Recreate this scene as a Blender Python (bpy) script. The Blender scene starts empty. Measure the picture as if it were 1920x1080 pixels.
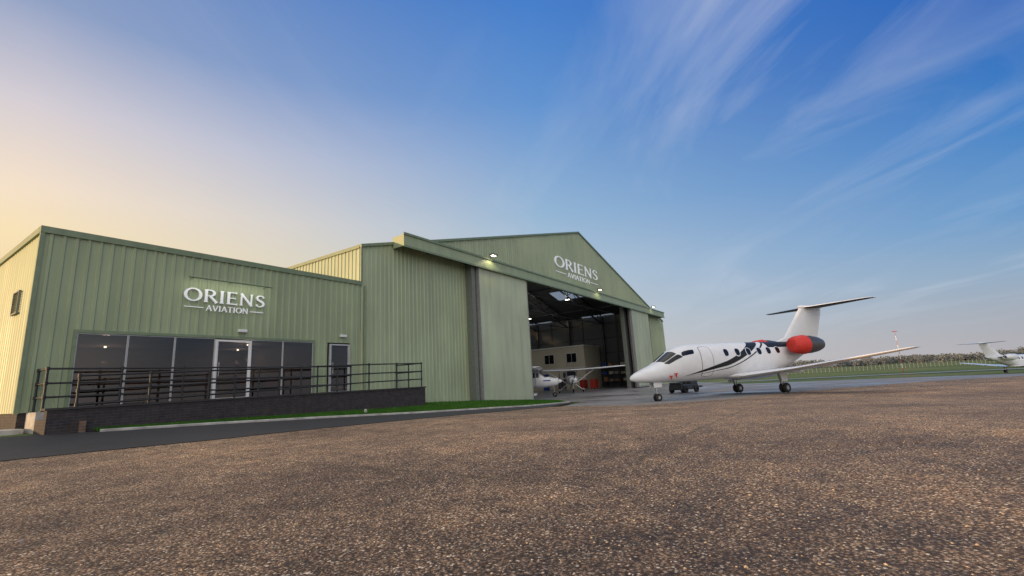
import bpy, bmesh, math, random
import numpy as np
from mathutils import Vector, Matrix, noise
random.seed(7)
S=bpy.context.scene
COL=S.collection
S.view_settings.view_transform='Standard'
S.view_settings.look='None'
S.view_settings.exposure=0
def lin(c):
    return tuple((x/255/12.92) if x/255<=.04045 else ((x/255+.055)/1.055)**2.4 for x in c)
# ------------------------------------------------------------------ materials
def newmat(name):
    m=bpy.data.materials.new(name);m.use_nodes=True
    nt=m.node_tree
    return m,nt,nt.nodes,nt.links,nt.nodes['Principled BSDF']
def N(nt,t,**k):
    n=nt.nodes.new(t)
    for a,b in k.items():
        if a in n.inputs: n.inputs[a].default_value=b
        else: setattr(n,a,b)
    return n
def ramp(nt,stops,fac=None):
    r=nt.nodes.new('ShaderNodeValToRGB');e=r.color_ramp.elements
    while len(e)<len(stops): e.new(.5)
    for i,(p,c) in enumerate(stops):
        e[i].position=p;e[i].color=(c[0],c[1],c[2],1) if hasattr(c,'__len__') else (c,c,c,1)
    if fac: nt.links.new(fac,r.inputs[0])
    return r
def mathn(nt,op,a,b=None,c=None,clamp=False):
    n=nt.nodes.new('ShaderNodeMath');n.operation=op;n.use_clamp=clamp
    for i,v in enumerate((a,b,c)):
        if v is None: continue
        if isinstance(v,(int,float)): n.inputs[i].default_value=v
        else: nt.links.new(v,n.inputs[i])
    return n.outputs[0]
def mixc(nt,fac,a,b,mode='MIX'):
    n=nt.nodes.new('ShaderNodeMix');n.data_type='RGBA';n.blend_type=mode
    for i,v in ((0,fac),(6,a),(7,b)):
        if isinstance(v,(int,float)): n.inputs[i].default_value=v
        elif isinstance(v,tuple): n.inputs[i].default_value=(v[0],v[1],v[2],1)
        else: nt.links.new(v,n.inputs[i])
    return n.outputs[2]
def plain(name,c,rough=.5,metal=0,var=.12,scale=6,bump=0,coat=0,spec=.5):
    m,nt,ns,lk,b=newmat(name)
    tc=N(nt,'ShaderNodeTexCoord')
    no=N(nt,'ShaderNodeTexNoise',Scale=scale,Detail=5.0);lk.new(tc.outputs['Object'],no.inputs['Vector'])
    lo=tuple(x*(1-var) for x in c);hi=tuple(x*(1+var) for x in c)
    r=ramp(nt,[(.3,lo),(.7,hi)],no.outputs['Fac']);lk.new(r.outputs[0],b.inputs['Base Color'])
    b.inputs['Roughness'].default_value=rough;b.inputs['Metallic'].default_value=metal
    b.inputs['Coat Weight'].default_value=coat;b.inputs['Specular IOR Level'].default_value=spec
    if bump:
        bp=N(nt,'ShaderNodeBump',Strength=bump,Distance=.02);lk.new(no.outputs['Fac'],bp.inputs['Height']);lk.new(bp.outputs[0],b.inputs['Normal'])
    return m
def emis(name,c,s):
    m,nt,ns,lk,b=newmat(name)
    b.inputs['Base Color'].default_value=(*c,1);b.inputs['Emission Color'].default_value=(*c,1);b.inputs['Emission Strength'].default_value=s
    return m
def cladding(name,c,rough=.5):
    m,nt,ns,lk,b=newmat(name)
    tc=N(nt,'ShaderNodeTexCoord');mp=N(nt,'ShaderNodeMapping');mp.inputs['Scale'].default_value=(1.3,1.3,.12)
    lk.new(tc.outputs['Object'],mp.inputs[0])
    n1=N(nt,'ShaderNodeTexNoise',Scale=2.2,Detail=6.0);lk.new(mp.outputs[0],n1.inputs['Vector'])
    n2=N(nt,'ShaderNodeTexNoise',Scale=.35,Detail=3.0);lk.new(tc.outputs['Object'],n2.inputs['Vector'])
    s=mathn(nt,'ADD',n1.outputs['Fac'],n2.outputs['Fac'])
    r=ramp(nt,[(.38,tuple(x*.84 for x in c)),(.62,tuple(x*1.08 for x in c))],mathn(nt,'MULTIPLY',s,.5))
    lk.new(r.outputs[0],b.inputs['Base Color'])
    rr=ramp(nt,[(.3,rough-.08),(.7,rough+.1)],n1.outputs['Fac']);lk.new(rr.outputs[0],b.inputs['Roughness'])
    bp=N(nt,'ShaderNodeBump',Strength=.12,Distance=.02);lk.new(n1.outputs['Fac'],bp.inputs['Height']);lk.new(bp.outputs[0],b.inputs['Normal'])
    return m
GREEN=(.265,.325,.20)
M_clad=cladding('green_ribbed_steel',GREEN)
M_leaf=cladding('pale_green_panel',(.38,.43,.30),.5)
M_trim=plain('dark_green_trim',(.15,.20,.12),.45)
M_trimdk=plain('grey_flashing',(.14,.16,.14),.5)
M_white=plain('white_powder_coat',(.62,.64,.65),.4,var=.04)
M_sign=emis('white_sign_letter',(.85,.88,.92),.10)
M_black=plain('black_rail_paint',(.012,.012,.014),.55)
M_frame=plain('window_frame_grey',(.35,.37,.38),.4)
M_steel=plain('dark_steel',(.035,.04,.045),.5)
M_galv=plain('galvanised_steel',(.30,.31,.32),.5,.4)
M_cream=plain('cream_painted_wall',(.48,.46,.38),.8)
M_dark=plain('dark_interior',(.06,.06,.065),.8)
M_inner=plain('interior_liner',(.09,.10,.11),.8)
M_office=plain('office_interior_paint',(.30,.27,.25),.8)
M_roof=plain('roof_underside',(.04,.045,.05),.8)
M_floor=plain('hangar_floor_paint',(.20,.21,.22),.28,var=.25,scale=.6)
M_red=plain('red_canvas',(.55,.03,.02),.65,var=.2,scale=9,bump=.3)
M_redp=plain('red_paint',(.30,.03,.02),.4)
M_tyre=plain('tyre_rubber',(.018,.018,.018),.8)
M_rim=plain('wheel_metal',(.5,.5,.5),.35,.8)
M_jet=plain('white_aircraft_paint',(.66,.68,.71),.18,var=.03,scale=2,coat=.4)
M_blk=plain('black_aircraft_paint',(.015,.016,.018),.45,spec=.25)
M_grey=plain('grey_nacelle',(.07,.07,.075),.4,.2)
M_blue=plain('blue_aircraft_paint',(.03,.07,.3),.25)
M_glassdk,nt,ns,lk,b=newmat('cockpit_glass');b.inputs['Base Color'].default_value=(.01,.011,.013,1);b.inputs['Roughness'].default_value=.12;b.inputs['Specular IOR Level'].default_value=.35
M_lamp=emis('lit_lamp',(1,.86,.62),9)
M_lampw=emis('lit_lamp_cool',(1,.95,.85),9)
M_wood=plain('desk_wood',(.30,.17,.08),.5)
M_orange=plain('orange_fabric',(.6,.2,.05),.8)
M_alu=plain('pale_aluminium',(.36,.37,.38),.4,.2,var=.05)
# architectural glass
M_glass,nt,ns,lk,b=newmat('tinted_glass')
ns.remove(b);out=ns['Material Output']
tr=N(nt,'ShaderNodeBsdfTransparent');tr.inputs[0].default_value=(.48,.46,.46,1)
gl=N(nt,'ShaderNodeBsdfGlossy',Roughness=.015);gl.inputs[0].default_value=(.85,.82,.80,1)
fr=N(nt,'ShaderNodeFresnel',IOR=1.5)
tcg=N(nt,'ShaderNodeTexCoord');ng=N(nt,'ShaderNodeTexNoise',Scale=.7,Detail=1.0);lk.new(tcg.outputs['Object'],ng.inputs['Vector'])
bpg=N(nt,'ShaderNodeBump',Strength=.05,Distance=.05);lk.new(ng.outputs['Fac'],bpg.inputs['Height']);lk.new(bpg.outputs[0],gl.inputs['Normal'])
mx=N(nt,'ShaderNodeMixShader');lk.new(mathn(nt,'ADD',fr.outputs[0],.03,clamp=True),mx.inputs[0]);lk.new(tr.outputs[0],mx.inputs[1]);lk.new(gl.outputs[0],mx.inputs[2]);lk.new(mx.outputs[0],out.inputs[0])
# translucent skylight
M_sky,nt,ns,lk,b=newmat('skylight_plastic');ns.remove(b);out=ns['Material Output']
tl=N(nt,'ShaderNodeBsdfTranslucent');tl.inputs[0].default_value=(.30,.34,.38,1)
tp=N(nt,'ShaderNodeBsdfTransparent');tp.inputs[0].default_value=(.25,.30,.36,1)
mx=N(nt,'ShaderNodeMixShader');mx.inputs[0].default_value=.5;lk.new(tl.outputs[0],mx.inputs[1]);lk.new(tp.outputs[0],mx.inputs[2]);lk.new(mx.outputs[0],out.inputs[0])
# brick
def brickmat(name,c1,c2,mortar):
    m,nt,ns,lk,b=newmat(name)
    g=N(nt,'ShaderNodeNewGeometry');sp=N(nt,'ShaderNodeSeparateXYZ');lk.new(g.outputs['Position'],sp.inputs[0])
    cb=N(nt,'ShaderNodeCombineXYZ');lk.new(mathn(nt,'ADD',sp.outputs[0],sp.outputs[1]),cb.inputs[0]);lk.new(sp.outputs[2],cb.inputs[1])
    br=N(nt,'ShaderNodeTexBrick',Scale=1.0);lk.new(cb.outputs[0],br.inputs['Vector'])
    br.inputs['Color1'].default_value=(*c1,1);br.inputs['Color2'].default_value=(*c2,1);br.inputs['Mortar'].default_value=(*mortar,1)
    br.inputs['Mortar Size'].default_value=.008;br.inputs['Brick Width'].default_value=.225;br.inputs['Row Height'].default_value=.075
    no=N(nt,'ShaderNodeTexNoise',Scale=5.0,Detail=5.0);lk.new(g.outputs['Position'],no.inputs['Vector'])
    c=mixc(nt,.7,br.outputs['Color'],ramp(nt,[(.3,.45),(.7,1.3)],no.outputs['Fac']).outputs[0],'MULTIPLY')
    lk.new(c,b.inputs['Base Color']);b.inputs['Roughness'].default_value=.85
    bp=N(nt,'ShaderNodeBump',Strength=.5,Distance=.01);bp.invert=True;lk.new(br.outputs['Fac'],bp.inputs['Height']);lk.new(bp.outputs[0],b.inputs['Normal'])
    return m
M_brick=brickmat('dark_brick',(.024,.021,.024),(.038,.029,.03),(.045,.042,.042))
M_brickl=brickmat('tan_brick',(.16,.09,.055),(.11,.07,.05),(.15,.13,.11))
# exposed aggregate concrete
M_agg,nt,ns,lk,b=newmat('exposed_aggregate_concrete')
g=N(nt,'ShaderNodeNewGeometry');P=g.outputs['Position']
v1=N(nt,'ShaderNodeTexVoronoi',Scale=52.0,Randomness=1.0);lk.new(P,v1.inputs['Vector'])
v2=N(nt,'ShaderNodeTexVoronoi',Scale=110.0,Randomness=1.0);lk.new(P,v2.inputs['Vector'])
def stonecol(v):
    s=N(nt,'ShaderNodeSeparateColor');lk.new(v.outputs['Color'],s.inputs[0])
    return ramp(nt,[(0,(.035,.024,.019)),(.2,(.13,.085,.06)),(.42,(.27,.180,.12)),(.62,(.41,.275,.175)),(.78,(.21,.175,.15)),(.9,(.52,.40,.28)),(1,(.88,.79,.66))],s.outputs[0]).outputs[0]
c1=stonecol(v1);c2=stonecol(v2)
np1=N(nt,'ShaderNodeTexNoise',Scale=9.0,Detail=4.0);lk.new(P,np1.inputs['Vector'])
sel=ramp(nt,[(.46,0),(.60,1)],np1.outputs['Fac']).outputs[0]
cc=mixc(nt,sel,c1,c2)
d1=ramp(nt,[(.36,0),(.60,1)],v1.outputs['Distance']).outputs[0]
cc=mixc(nt,mathn(nt,'MULTIPLY',d1,.85),cc,(.050,.037,.030))  # dark paste, also painting in the shade of gaps that bump leaves flat
nl=N(nt,'ShaderNodeTexNoise',Scale=.32,Detail=7.0,Roughness=.62);lk.new(P,nl.inputs['Vector'])
cc=mixc(nt,1.0,cc,ramp(nt,[(.3,(.62,.60,.62)),(.5,(1,.98,.95)),(.7,(1.45,1.36,1.22))],nl.outputs['Fac']).outputs[0],'MULTIPLY')
nm=N(nt,'ShaderNodeTexNoise',Scale=2.6,Detail=6.0,Roughness=.7);lk.new(P,nm.inputs['Vector'])
cc=mixc(nt,.8,cc,ramp(nt,[(.32,.55),(.6,1.2)],nm.outputs['Fac']).outputs[0],'MULTIPLY')
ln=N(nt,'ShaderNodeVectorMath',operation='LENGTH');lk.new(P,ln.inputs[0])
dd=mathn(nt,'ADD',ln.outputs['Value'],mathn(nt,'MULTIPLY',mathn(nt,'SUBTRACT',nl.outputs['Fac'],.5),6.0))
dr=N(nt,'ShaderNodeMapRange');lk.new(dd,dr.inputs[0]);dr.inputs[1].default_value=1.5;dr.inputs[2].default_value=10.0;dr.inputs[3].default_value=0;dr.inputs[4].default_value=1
cc=mixc(nt,1.0,cc,ramp(nt,[(0,(.74,.71,.70)),(1,(1.42,1.33,1.20))],dr.outputs[0]).outputs[0],'MULTIPLY')  # nearer ground painted darker, standing for shade between stones seen from above
sp=N(nt,'ShaderNodeSeparateXYZ');lk.new(P,sp.inputs[0])
nj=N(nt,'ShaderNodeTexNoise',Scale=1.6,Detail=4.0);lk.new(P,nj.inputs['Vector'])
wob=mathn(nt,'MULTIPLY',mathn(nt,'SUBTRACT',nj.outputs['Fac'],.5),.14)
def joint(o,off,per):
    a=mathn(nt,'ADD',mathn(nt,'ADD',o,wob),off)
    a=mathn(nt,'PINGPONG',a,per/2)
    return mathn(nt,'LESS_THAN',a,.028)
jt=mathn(nt,'MAXIMUM',joint(sp.outputs[0],-10.1+60,6.0),joint(sp.outputs[1],-8.0+60,6.0))
jt=mathn(nt,'MULTIPLY',jt,ramp(nt,[(.43,0),(.56,.75)],nm.outputs['Fac']).outputs[0])
far=mathn(nt,'GREATER_THAN',mathn(nt,'ADD',sp.outputs[0],sp.outputs[1]),7.0)
jt=mathn(nt,'MULTIPLY',jt,far)
cc=mixc(nt,jt,cc,(.055,.05,.03))
lk.new(cc,b.inputs['Base Color'])
lk.new(ramp(nt,[(.3,.6),(.7,.92)],nm.outputs['Fac']).outputs[0],b.inputs['Roughness']);b.inputs['Specular IOR Level'].default_value=.3
hh=mathn(nt,'SUBTRACT',1.0,v1.outputs['Distance']);hh=mathn(nt,'ADD',hh,mathn(nt,'MULTIPLY',mathn(nt,'SUBTRACT',1.0,v2.outputs['Distance']),.4))
hh=mathn(nt,'ADD',hh,mathn(nt,'MULTIPLY',nm.outputs['Fac'],2.0))
bp=N(nt,'ShaderNodeBump',Strength=1.0,Distance=.014);lk.new(hh,bp.inputs['Height']);lk.new(bp.outputs[0],b.inputs['Normal'])
# tarmac
def tarmac(name,c,wet):
    m,nt,ns,lk,b=newmat(name)
    g=N(nt,'ShaderNodeNewGeometry');P=g.outputs['Position']
    n1=N(nt,'ShaderNodeTexNoise',Scale=70.0,Detail=4.0);lk.new(P,n1.inputs['Vector'])
    n2=N(nt,'ShaderNodeTexNoise',Scale=.22,Detail=6.0,Roughness=.6);lk.new(P,n2.inputs['Vector'])
    a=ramp(nt,[(.3,tuple(x*.6 for x in c)),(.7,tuple(x*1.4 for x in c))],n1.outputs['Fac']).outputs[0]
    a=mixc(nt,1.0,a,ramp(nt,[(.35,.7),(.65,1.25)],n2.outputs['Fac']).outputs[0],'MULTIPLY')
    lk.new(a,b.inputs['Base Color'])
    lk.new(ramp(nt,[(.42,.75-.45*wet),(.60,.85)],n2.outputs['Fac']).outputs[0],b.inputs['Roughness'])
    bp=N(nt,'ShaderNodeBump',Strength=.35,Distance=.006);lk.new(n1.outputs['Fac'],bp.inputs['Height']);lk.new(bp.outputs[0],b.inputs['Normal'])
    return m
M_tar=tarmac('grey_tarmac',(.17,.16,.155),1)
M_path=tarmac('dark_asphalt',(.020,.020,.023),.1)
# grass
def grass(name,a,c,d,sc):
    m,nt,ns,lk,b=newmat(name)
    g=N(nt,'ShaderNodeNewGeometry');P=g.outputs['Position']
    n1=N(nt,'ShaderNodeTexNoise',Scale=sc,Detail=8.0,Roughness=.7);lk.new(P,n1.inputs['Vector'])
    n2=N(nt,'ShaderNodeTexNoise',Scale=sc*40,Detail=3.0);lk.new(P,n2.inputs['Vector'])
    x=ramp(nt,[(.3,a),(.5,c),(.7,d)],n1.outputs['Fac']).outputs[0]
    x=mixc(nt,1.0,x,ramp(nt,[(.3,.7),(.7,1.3)],n2.outputs['Fac']).outputs[0],'MULTIPLY')
    lk.new(x,b.inputs['Base Color']);b.inputs['Roughness'].default_value=.9;b.inputs['Specular IOR Level'].default_value=.15
    return m
M_field=grass('airfield_grass',(.05,.085,.025),(.08,.115,.035),(.15,.145,.06),.03)
M_verge=grass('verge_grass',(.02,.05,.008),(.035,.085,.012),(.06,.12,.02),.8)
M_blade=grass('grass_blade',(.028,.085,.010),(.04,.125,.015),(.07,.16,.025),1.5)
M_kerb=plain('concrete_kerb',(.34,.33,.31),.85,var=.3,scale=3)
M_wood2=plain('haze_tinted_foliage',(.125,.145,.16),1.0,var=.25,scale=.08,spec=0)  # distance haze mixed into the leaf colour as pale blue-grey
M_trunk=plain('tree_bark',(.11,.12,.13),.9)

# ------------------------------------------------------------------ mesh builder
class MB:
    def __init__(s): s.v=[];s.f=[];s.m=[]
    def add(s,vs,fs,m=0):
        o=len(s.v);s.v+= [tuple(a) for a in vs]
        for q in fs: s.f.append([i+o for i in q]);s.m.append(m)
    def box(s,a,b,m=0):
        x0,y0,z0=a;x1,y1,z1=b
        s.add([(x0,y0,z0),(x1,y0,z0),(x1,y1,z0),(x0,y1,z0),(x0,y0,z1),(x1,y0,z1),(x1,y1,z1),(x0,y1,z1)],
              [(0,3,2,1),(4,5,6,7),(0,1,5,4),(1,2,6,5),(2,3,7,6),(3,0,4,7)],m)
    def beam(s,p,q,w,h,m=0,up=(0,0,1)):
        p=Vector(p);q=Vector(q);d=(q-p).normalized();u=Vector(up)
        if abs(d.dot(u))>.98:u=Vector((0,1,0))
        a=d.cross(u).normalized();c=a.cross(d)
        vs=[]
        for o in (p,q):
            for i,j in ((-1,-1),(1,-1),(1,1),(-1,1)): vs.append(o+a*i*w/2+c*j*h/2)
        s.add(vs,[(0,1,2,3),(7,6,5,4),(0,4,5,1),(1,5,6,2),(2,6,7,3),(3,7,4,0)],m)
    def tube(s,p,q,r,n=8,m=0,r2=None,caps=True):
        p=Vector(p);q=Vector(q);d=(q-p).normalized();u=Vector((0,0,1))
        if abs(d.dot(u))>.95:u=Vector((1,0,0))
        a=d.cross(u).normalized();c=a.cross(d);r2=r if r2 is None else r2
        vs=[];fs=[]
        for o,rr in ((p,r),(q,r2)):
            for i in range(n):
                t=2*math.pi*i/n;vs.append(o+(a*math.cos(t)+c*math.sin(t))*rr)
        for i in range(n): j=(i+1)%n;fs.append((i,j,n+j,n+i))
        if caps: fs.append(tuple(range(n))[::-1]);fs.append(tuple(range(n,2*n)))
        s.add(vs,fs,m)
    def loft(s,rings,m=0,caps=True):
        n=len(rings[0]);vs=[p for r in rings for p in r];fs=[]
        for k in range(len(rings)-1):
            for i in range(n):
                j=(i+1)%n;fs.append((k*n+i,k*n+j,(k+1)*n+j,(k+1)*n+i))
        if caps: fs.append(tuple(range(n))[::-1]);fs.append(tuple(range((len(rings)-1)*n,len(rings)*n)))
        s.add(vs,fs,m)
    def lathe(s,c,axis,prof,n=20,m=0,caps=False):
        ax=Vector(axis).normalized();u=Vector((0,0,1)) if abs(ax.z)<.9 else Vector((1,0,0))
        a=ax.cross(u).normalized();b=a.cross(ax);c=Vector(c)
        s.loft([[c+ax*t+(a*math.cos(2*math.pi*i/n)+b*math.sin(2*math.pi*i/n))*r for i in range(n)] for t,r in prof],m,caps)
    def build(s,name,mats,parent=None,smooth=False,origin=None,world=True,bevel=0):
        me=bpy.data.meshes.new(name)
        o=Vector(origin) if origin is not None else Vector((0,0,0))
        me.from_pydata([tuple(Vector(a)-o) for a in s.v],[],s.f)
        if not isinstance(mats,(list,tuple)): mats=[mats]
        for mm in mats: me.materials.append(mm)
        for i,p in enumerate(me.polygons): p.material_index=s.m[i];p.use_smooth=smooth
        bm=bmesh.new();bm.from_mesh(me);bmesh.ops.recalc_face_normals(bm,faces=bm.faces)
        if smooth:
            for e in bm.edges:
                if len(e.link_faces)==2 and e.calc_face_angle(0)>math.radians(38): e.smooth=False
        bm.to_mesh(me);bm.free()
        ob=bpy.data.objects.new(name,me);COL.objects.link(ob);ob.location=o
        if parent is not None:
            ob.parent=parent
            if world: ob.matrix_parent_inverse=Matrix.Translation(-parent.location)
        if bevel:
            md=ob.modifiers.new('b','BEVEL');md.width=bevel;md.segments=2;md.limit_method='ANGLE'
        return ob
def tag(o,label,cat,group=None,kind=None):
    if label:o['label']=label
    if cat:o['category']=cat
    if group:o['group']=group
    if kind:o['kind']=kind
    return o
def empty(name,loc,label,cat,group=None):
    e=bpy.data.objects.new(name,None);COL.objects.link(e);e.location=loc;e.empty_display_size=.3
    return tag(e,label,cat,group)
# ------------------------------------------------------------------ terrain
GD=[0,9,14,20,26,33,45,65,90,150,300,6000];GZ=[0,0,-.10,-.33,-.50,-.56,-.66,-1.05,-1.7,-2.5,-3,-3]
FX=[-30,-10,4,18,22.7,28,30,90];FZ=[.5,.5,.40,.07,-.14,-.46,-.5,-.5]
def sst(t): t=min(1,max(0,t));return t*t*(3-2*t)
def H(x,y):
    g=float(np.interp(math.hypot(x,y),GD,GZ));t=min(1,max(0,(y-7)/9.5))**2.4
    w=t*(1-sst((x-66)/25))*(1-sst((y-70)/40))
    return g*(1-w)+float(np.interp(x,FX,FZ))*w
def struct(mb,name,mat,smooth=True):
    o=mb.build(name,mat,smooth=smooth);o['kind']='structure';return o
mb=MB();na=300;rad=[.4*1.062**i for i in range(160)]
vs=[(0,0,H(0,0))];fs=[]
for r_ in rad:
    for i in range(na):
        t=2*math.pi*i/na;x=r_*math.cos(t);y=r_*math.sin(t);vs.append((x,y,H(x,y)-.03))
for i in range(na): fs.append((0,1+i,1+(i+1)%na))
for k in range(len(rad)-1):
    for i in range(na):
        j=(i+1)%na;a=1+k*na;fs.append((a+i,a+j,a+na+j,a+na+i))
mb.add(vs,fs);struct(mb,'ground',M_field)
def resample(pts,n):
    P=[Vector((a[0],a[1],0)) for a in pts];L=[0]
    for i in range(1,len(P)):L.append(L[-1]+(P[i]-P[i-1]).length)
    t=np.linspace(0,L[-1],n);return list(zip(np.interp(t,L,[p.x for p in P]),np.interp(t,L,[p.y for p in P])))
def strip(name,A,B,n,m,off,mat):
    A=resample(A,n);B=resample(B,n);mb=MB();vs=[];fs=[]
    for i in range(n):
        for j in range(m):
            t=j/(m-1);x=A[i][0]*(1-t)+B[i][0]*t;y=A[i][1]*(1-t)+B[i][1]*t;vs.append((x,y,H(x,y)+off))
    for i in range(n-1):
        for j in range(m-1): a=i*m+j;fs.append((a,a+1,a+m+1,a+m))
    mb.add(vs,fs);return struct(mb,name,mat)
def fan(name,c,loop,n,m,off,mat,jag=0):
    L=resample(loop+[loop[0]],n+1)[:-1];mb=MB();vs=[(c[0],c[1],H(*c)+off)];fs=[]
    if jag: L=[(p[0]+jag*noise.noise(Vector((p[0]*.9,p[1]*.9,0))),p[1]+jag*noise.noise(Vector((p[0]*.9,p[1]*.9,5)))) for p in L]
    for k in range(1,m+1):
        t=(k/m)
        for p in L:
            x=c[0]+(p[0]-c[0])*t;y=c[1]+(p[1]-c[1])*t;vs.append((x,y,H(x,y)+off))
    for i in range(n): fs.append((0,1+i,1+(i+1)%n))
    for k in range(m-1):
        for i in range(n):
            j=(i+1)%n;a=1+k*n;fs.append((a+i,a+j,a+n+j,a+n+i))
    mb.add(vs,fs);return struct(mb,name,mat)
fan('tarmac_apron',(45,0),[(12,-30),(12,8),(20,11),(26.0,12.6),(27.6,18.2),(64,18.2),(80,24),(84,8),(72,-14),(74,-40),(90,-80),(50,-90)],260,110,0.0,M_tar)
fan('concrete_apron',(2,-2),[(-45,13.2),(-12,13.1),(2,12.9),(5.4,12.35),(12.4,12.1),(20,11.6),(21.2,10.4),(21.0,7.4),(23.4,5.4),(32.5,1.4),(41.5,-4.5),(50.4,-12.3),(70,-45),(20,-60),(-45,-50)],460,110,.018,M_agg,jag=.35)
KER=[(-12,16.9),(2,16.3),(4.3,15.8),(7,15.5),(10,14.95),(14,13.95),(20,12.75),(24.8,12.8)]
strip('asphalt_path',KER,[(-12,13.0),(2,12.8),(5.4,12.2),(12.4,11.95),(20,11.4),(24.8,12.5)],80,16,.030,M_path)
strip('taxiway',[(112,70),(118,0),(150,-90)],[(126,70),(132,0),(164,-90)],80,8,.05,M_tar)
KV=[(4.3,15.8),(7,15.5),(10,14.95),(14,13.95),(20,12.75),(24.8,12.8),(26.9,14.6)]
WV=[(4.25,15.98),(8,15.98),(12,15.98),(16.45,15.98),(17.0,17.93),(21.9,17.93),(22.2,17.1),(26.9,17.1)]
strip('grass_verge',KV,WV,120,14,.05,M_verge)
mb=MB();K=resample([(4.3,15.8),(7,15.5),(10,14.95),(14,13.95),(20,12.75),(24.8,12.8)],60);rings=[]
for i,(x,y) in enumerate(K):
    a=K[max(0,i-1)];c=K[min(len(K)-1,i+1)];t=Vector((c[0]-a[0],c[1]-a[1],0)).normalized();n_=Vector((-t.y,t.x,0));z=H(x,y);p=Vector((x,y,z))
    rings.append([p-n_*.055+Vector((0,0,-.05)),p-n_*.055+Vector((0,0,.075)),p-n_*.04+Vector((0,0,.09)),p+n_*.055+Vector((0,0,.09)),p+n_*.055+Vector((0,0,-.05))])
mb.loft(rings);struct(mb,'kerb',M_kerb,False)
mb=MB();A=resample(KV,400);B=resample(WV,400);vs=[];fs=[]
for k in range(34000):
    i=random.randrange(400);t=random.uniform(.03,1);x=A[i][0]*(1-t)+B[i][0]*t+random.uniform(-.03,.03);y=A[i][1]*(1-t)+B[i][1]*t+random.uniform(-.03,.03)
    z=H(x,y)+.045;h=random.uniform(.03,.105);a=random.uniform(0,6.28);w=.009;l=random.uniform(-.03,.03);l2=random.uniform(-.03,.03)
    o=len(vs);vs+=[(x-w*math.cos(a),y-w*math.sin(a),z),(x+w*math.cos(a),y+w*math.sin(a),z),(x+l,y+l2,z+h)];fs.append((o,o+1,o+2))
mb.add(vs,fs);o=mb.build('verge_grass_blades',M_blade);o['kind']='stuff';tag(o,'short green grass blades growing on the verge','grass')
M_peb=[plain('pebble_tan',(.42,.31,.20),.7,var=.4,scale=40),plain('pebble_grey',(.34,.30,.27),.7,var=.4,scale=40),plain('pebble_dark',(.04,.03,.025),.8)]
mb=MB()
for k in range(6500):
    r_=1.7+9*random.random()**1.3;t=math.radians(33.4+random.uniform(-60,60));x=r_*math.cos(t);y=r_*math.sin(t)
    if y>11:continue
    z=H(x,y)+.02;s_=random.uniform(.003,.009)*(1 if random.random()<.97 else 1.8);sq=random.uniform(.4,.8);a=random.uniform(0,6.28)
    pts=[]
    for q in ((1,0,0),(0,1,0),(-1,0,0),(0,-1,0),(0,0,1),(0,0,-1)):
        j=random.uniform(.7,1.2)*s_;px,py,pz=q[0]*j*1.3,q[1]*j,q[2]*j*sq
        pts.append((x+px*math.cos(a)-py*math.sin(a),y+px*math.sin(a)+py*math.cos(a),z+pz))
    mb.add(pts,[(0,1,4),(1,2,4),(2,3,4),(3,0,4),(1,0,5),(2,1,5),(3,2,5),(0,3,5)],random.choice([0,0,1,1,2]))
o=mb.build('loose_gravel',M_peb,smooth=True);o['kind']='stuff';tag(o,'loose brown and grey pebbles scattered on concrete','gravel')

# ------------------------------------------------------------------ ribbed walls
PITCH=.28;PR=[(0,0),(.165,0),(.19,.035),(.255,.035)]
def prof(a,b):
    xs=[]
    k=math.floor(a/PITCH)-1
    while k*PITCH<b+PITCH:
        for o_,d in PR: xs.append((k*PITCH+o_,d))
        k+=1
    X=[x for x,_ in xs];D=[d for _,d in xs]
    r=[(a,float(np.interp(a,X,D)))]+[(x,d) for x,d in xs if a+1e-5<x<b-1e-5]+[(b,float(np.interp(b,X,D)))]
    return r
def ribbed(mb,origin,axis,nrm,a,b,lo,hi,m=0,dp=1.0):
    pr=prof(a,b);vs=[];fs=[]
    for t,d in pr:
        p=Vector(origin)+Vector(axis)*t+Vector(nrm)*d*dp
        vs.append((p.x,p.y,lo(t)));vs.append((p.x,p.y,hi(t)))
    for i in range(len(pr)-1): fs.append((2*i,2*i+2,2*i+3,2*i+1))
    mb.add(vs,fs,m)
C=lambda v:(lambda t:v)
W=18.0
off=empty('office_building',(8.6,18,.4),'low green ribbed-steel office block with dark glazed front','building')
OX0,OX1,OT=3.12,14.12,6.08
mb=MB();F_=((0,W,0),(1,0,0),(0,-1,0))
ribbed(mb,*F_,OX0,4.10,C(.90),C(OT));ribbed(mb,*F_,4.10,11.70,C(3.14),C(OT));ribbed(mb,*F_,11.70,12.38,C(.90),C(OT))
ribbed(mb,*F_,12.38,13.56,C(3.11),C(OT));ribbed(mb,*F_,13.56,OX1,C(.10),C(OT))
ribbed(mb,(OX0,0,0),(0,1,0),(-1,0,0),W,W+16,C(.90),C(OT),dp=.3)
mb.build('wall',M_clad,off)
mb=MB()
mb.box((OX0-.07,W-.075,OT-.16),(OX1,W+.12,OT+.03));mb.box((OX0-.072,W+.12,OT-.158),(OX0+.12,W+16,OT+.032))
mb.box((OX0-.065,W-.065,.88),(OX0+.03,W+.03,OT-.16))
mb.box((4.04,W-.06,3.10),(11.76,W+.02,3.19))
mb.box((4.04,W-.06,.92),(4.12,W+.02,3.10));mb.box((11.68,W-.06,.92),(11.76,W+.02,3.10))
mb.build('wall_trim',M_trim,off)
mb=MB();mb.box((OX0+.03,W+.1,OT-.25),(OX1,W+16,OT-.15));mb.build('roof',M_trimdk,off)
mb=MB();mb.box((OX0+.02,W+.005,-.2),(OX1,W+.25,.90));mb.box((OX0+.021,W+.25,-.2),(OX0+.25,W+16,.90));mb.build('brick_plinth',M_brick,off)
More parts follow.
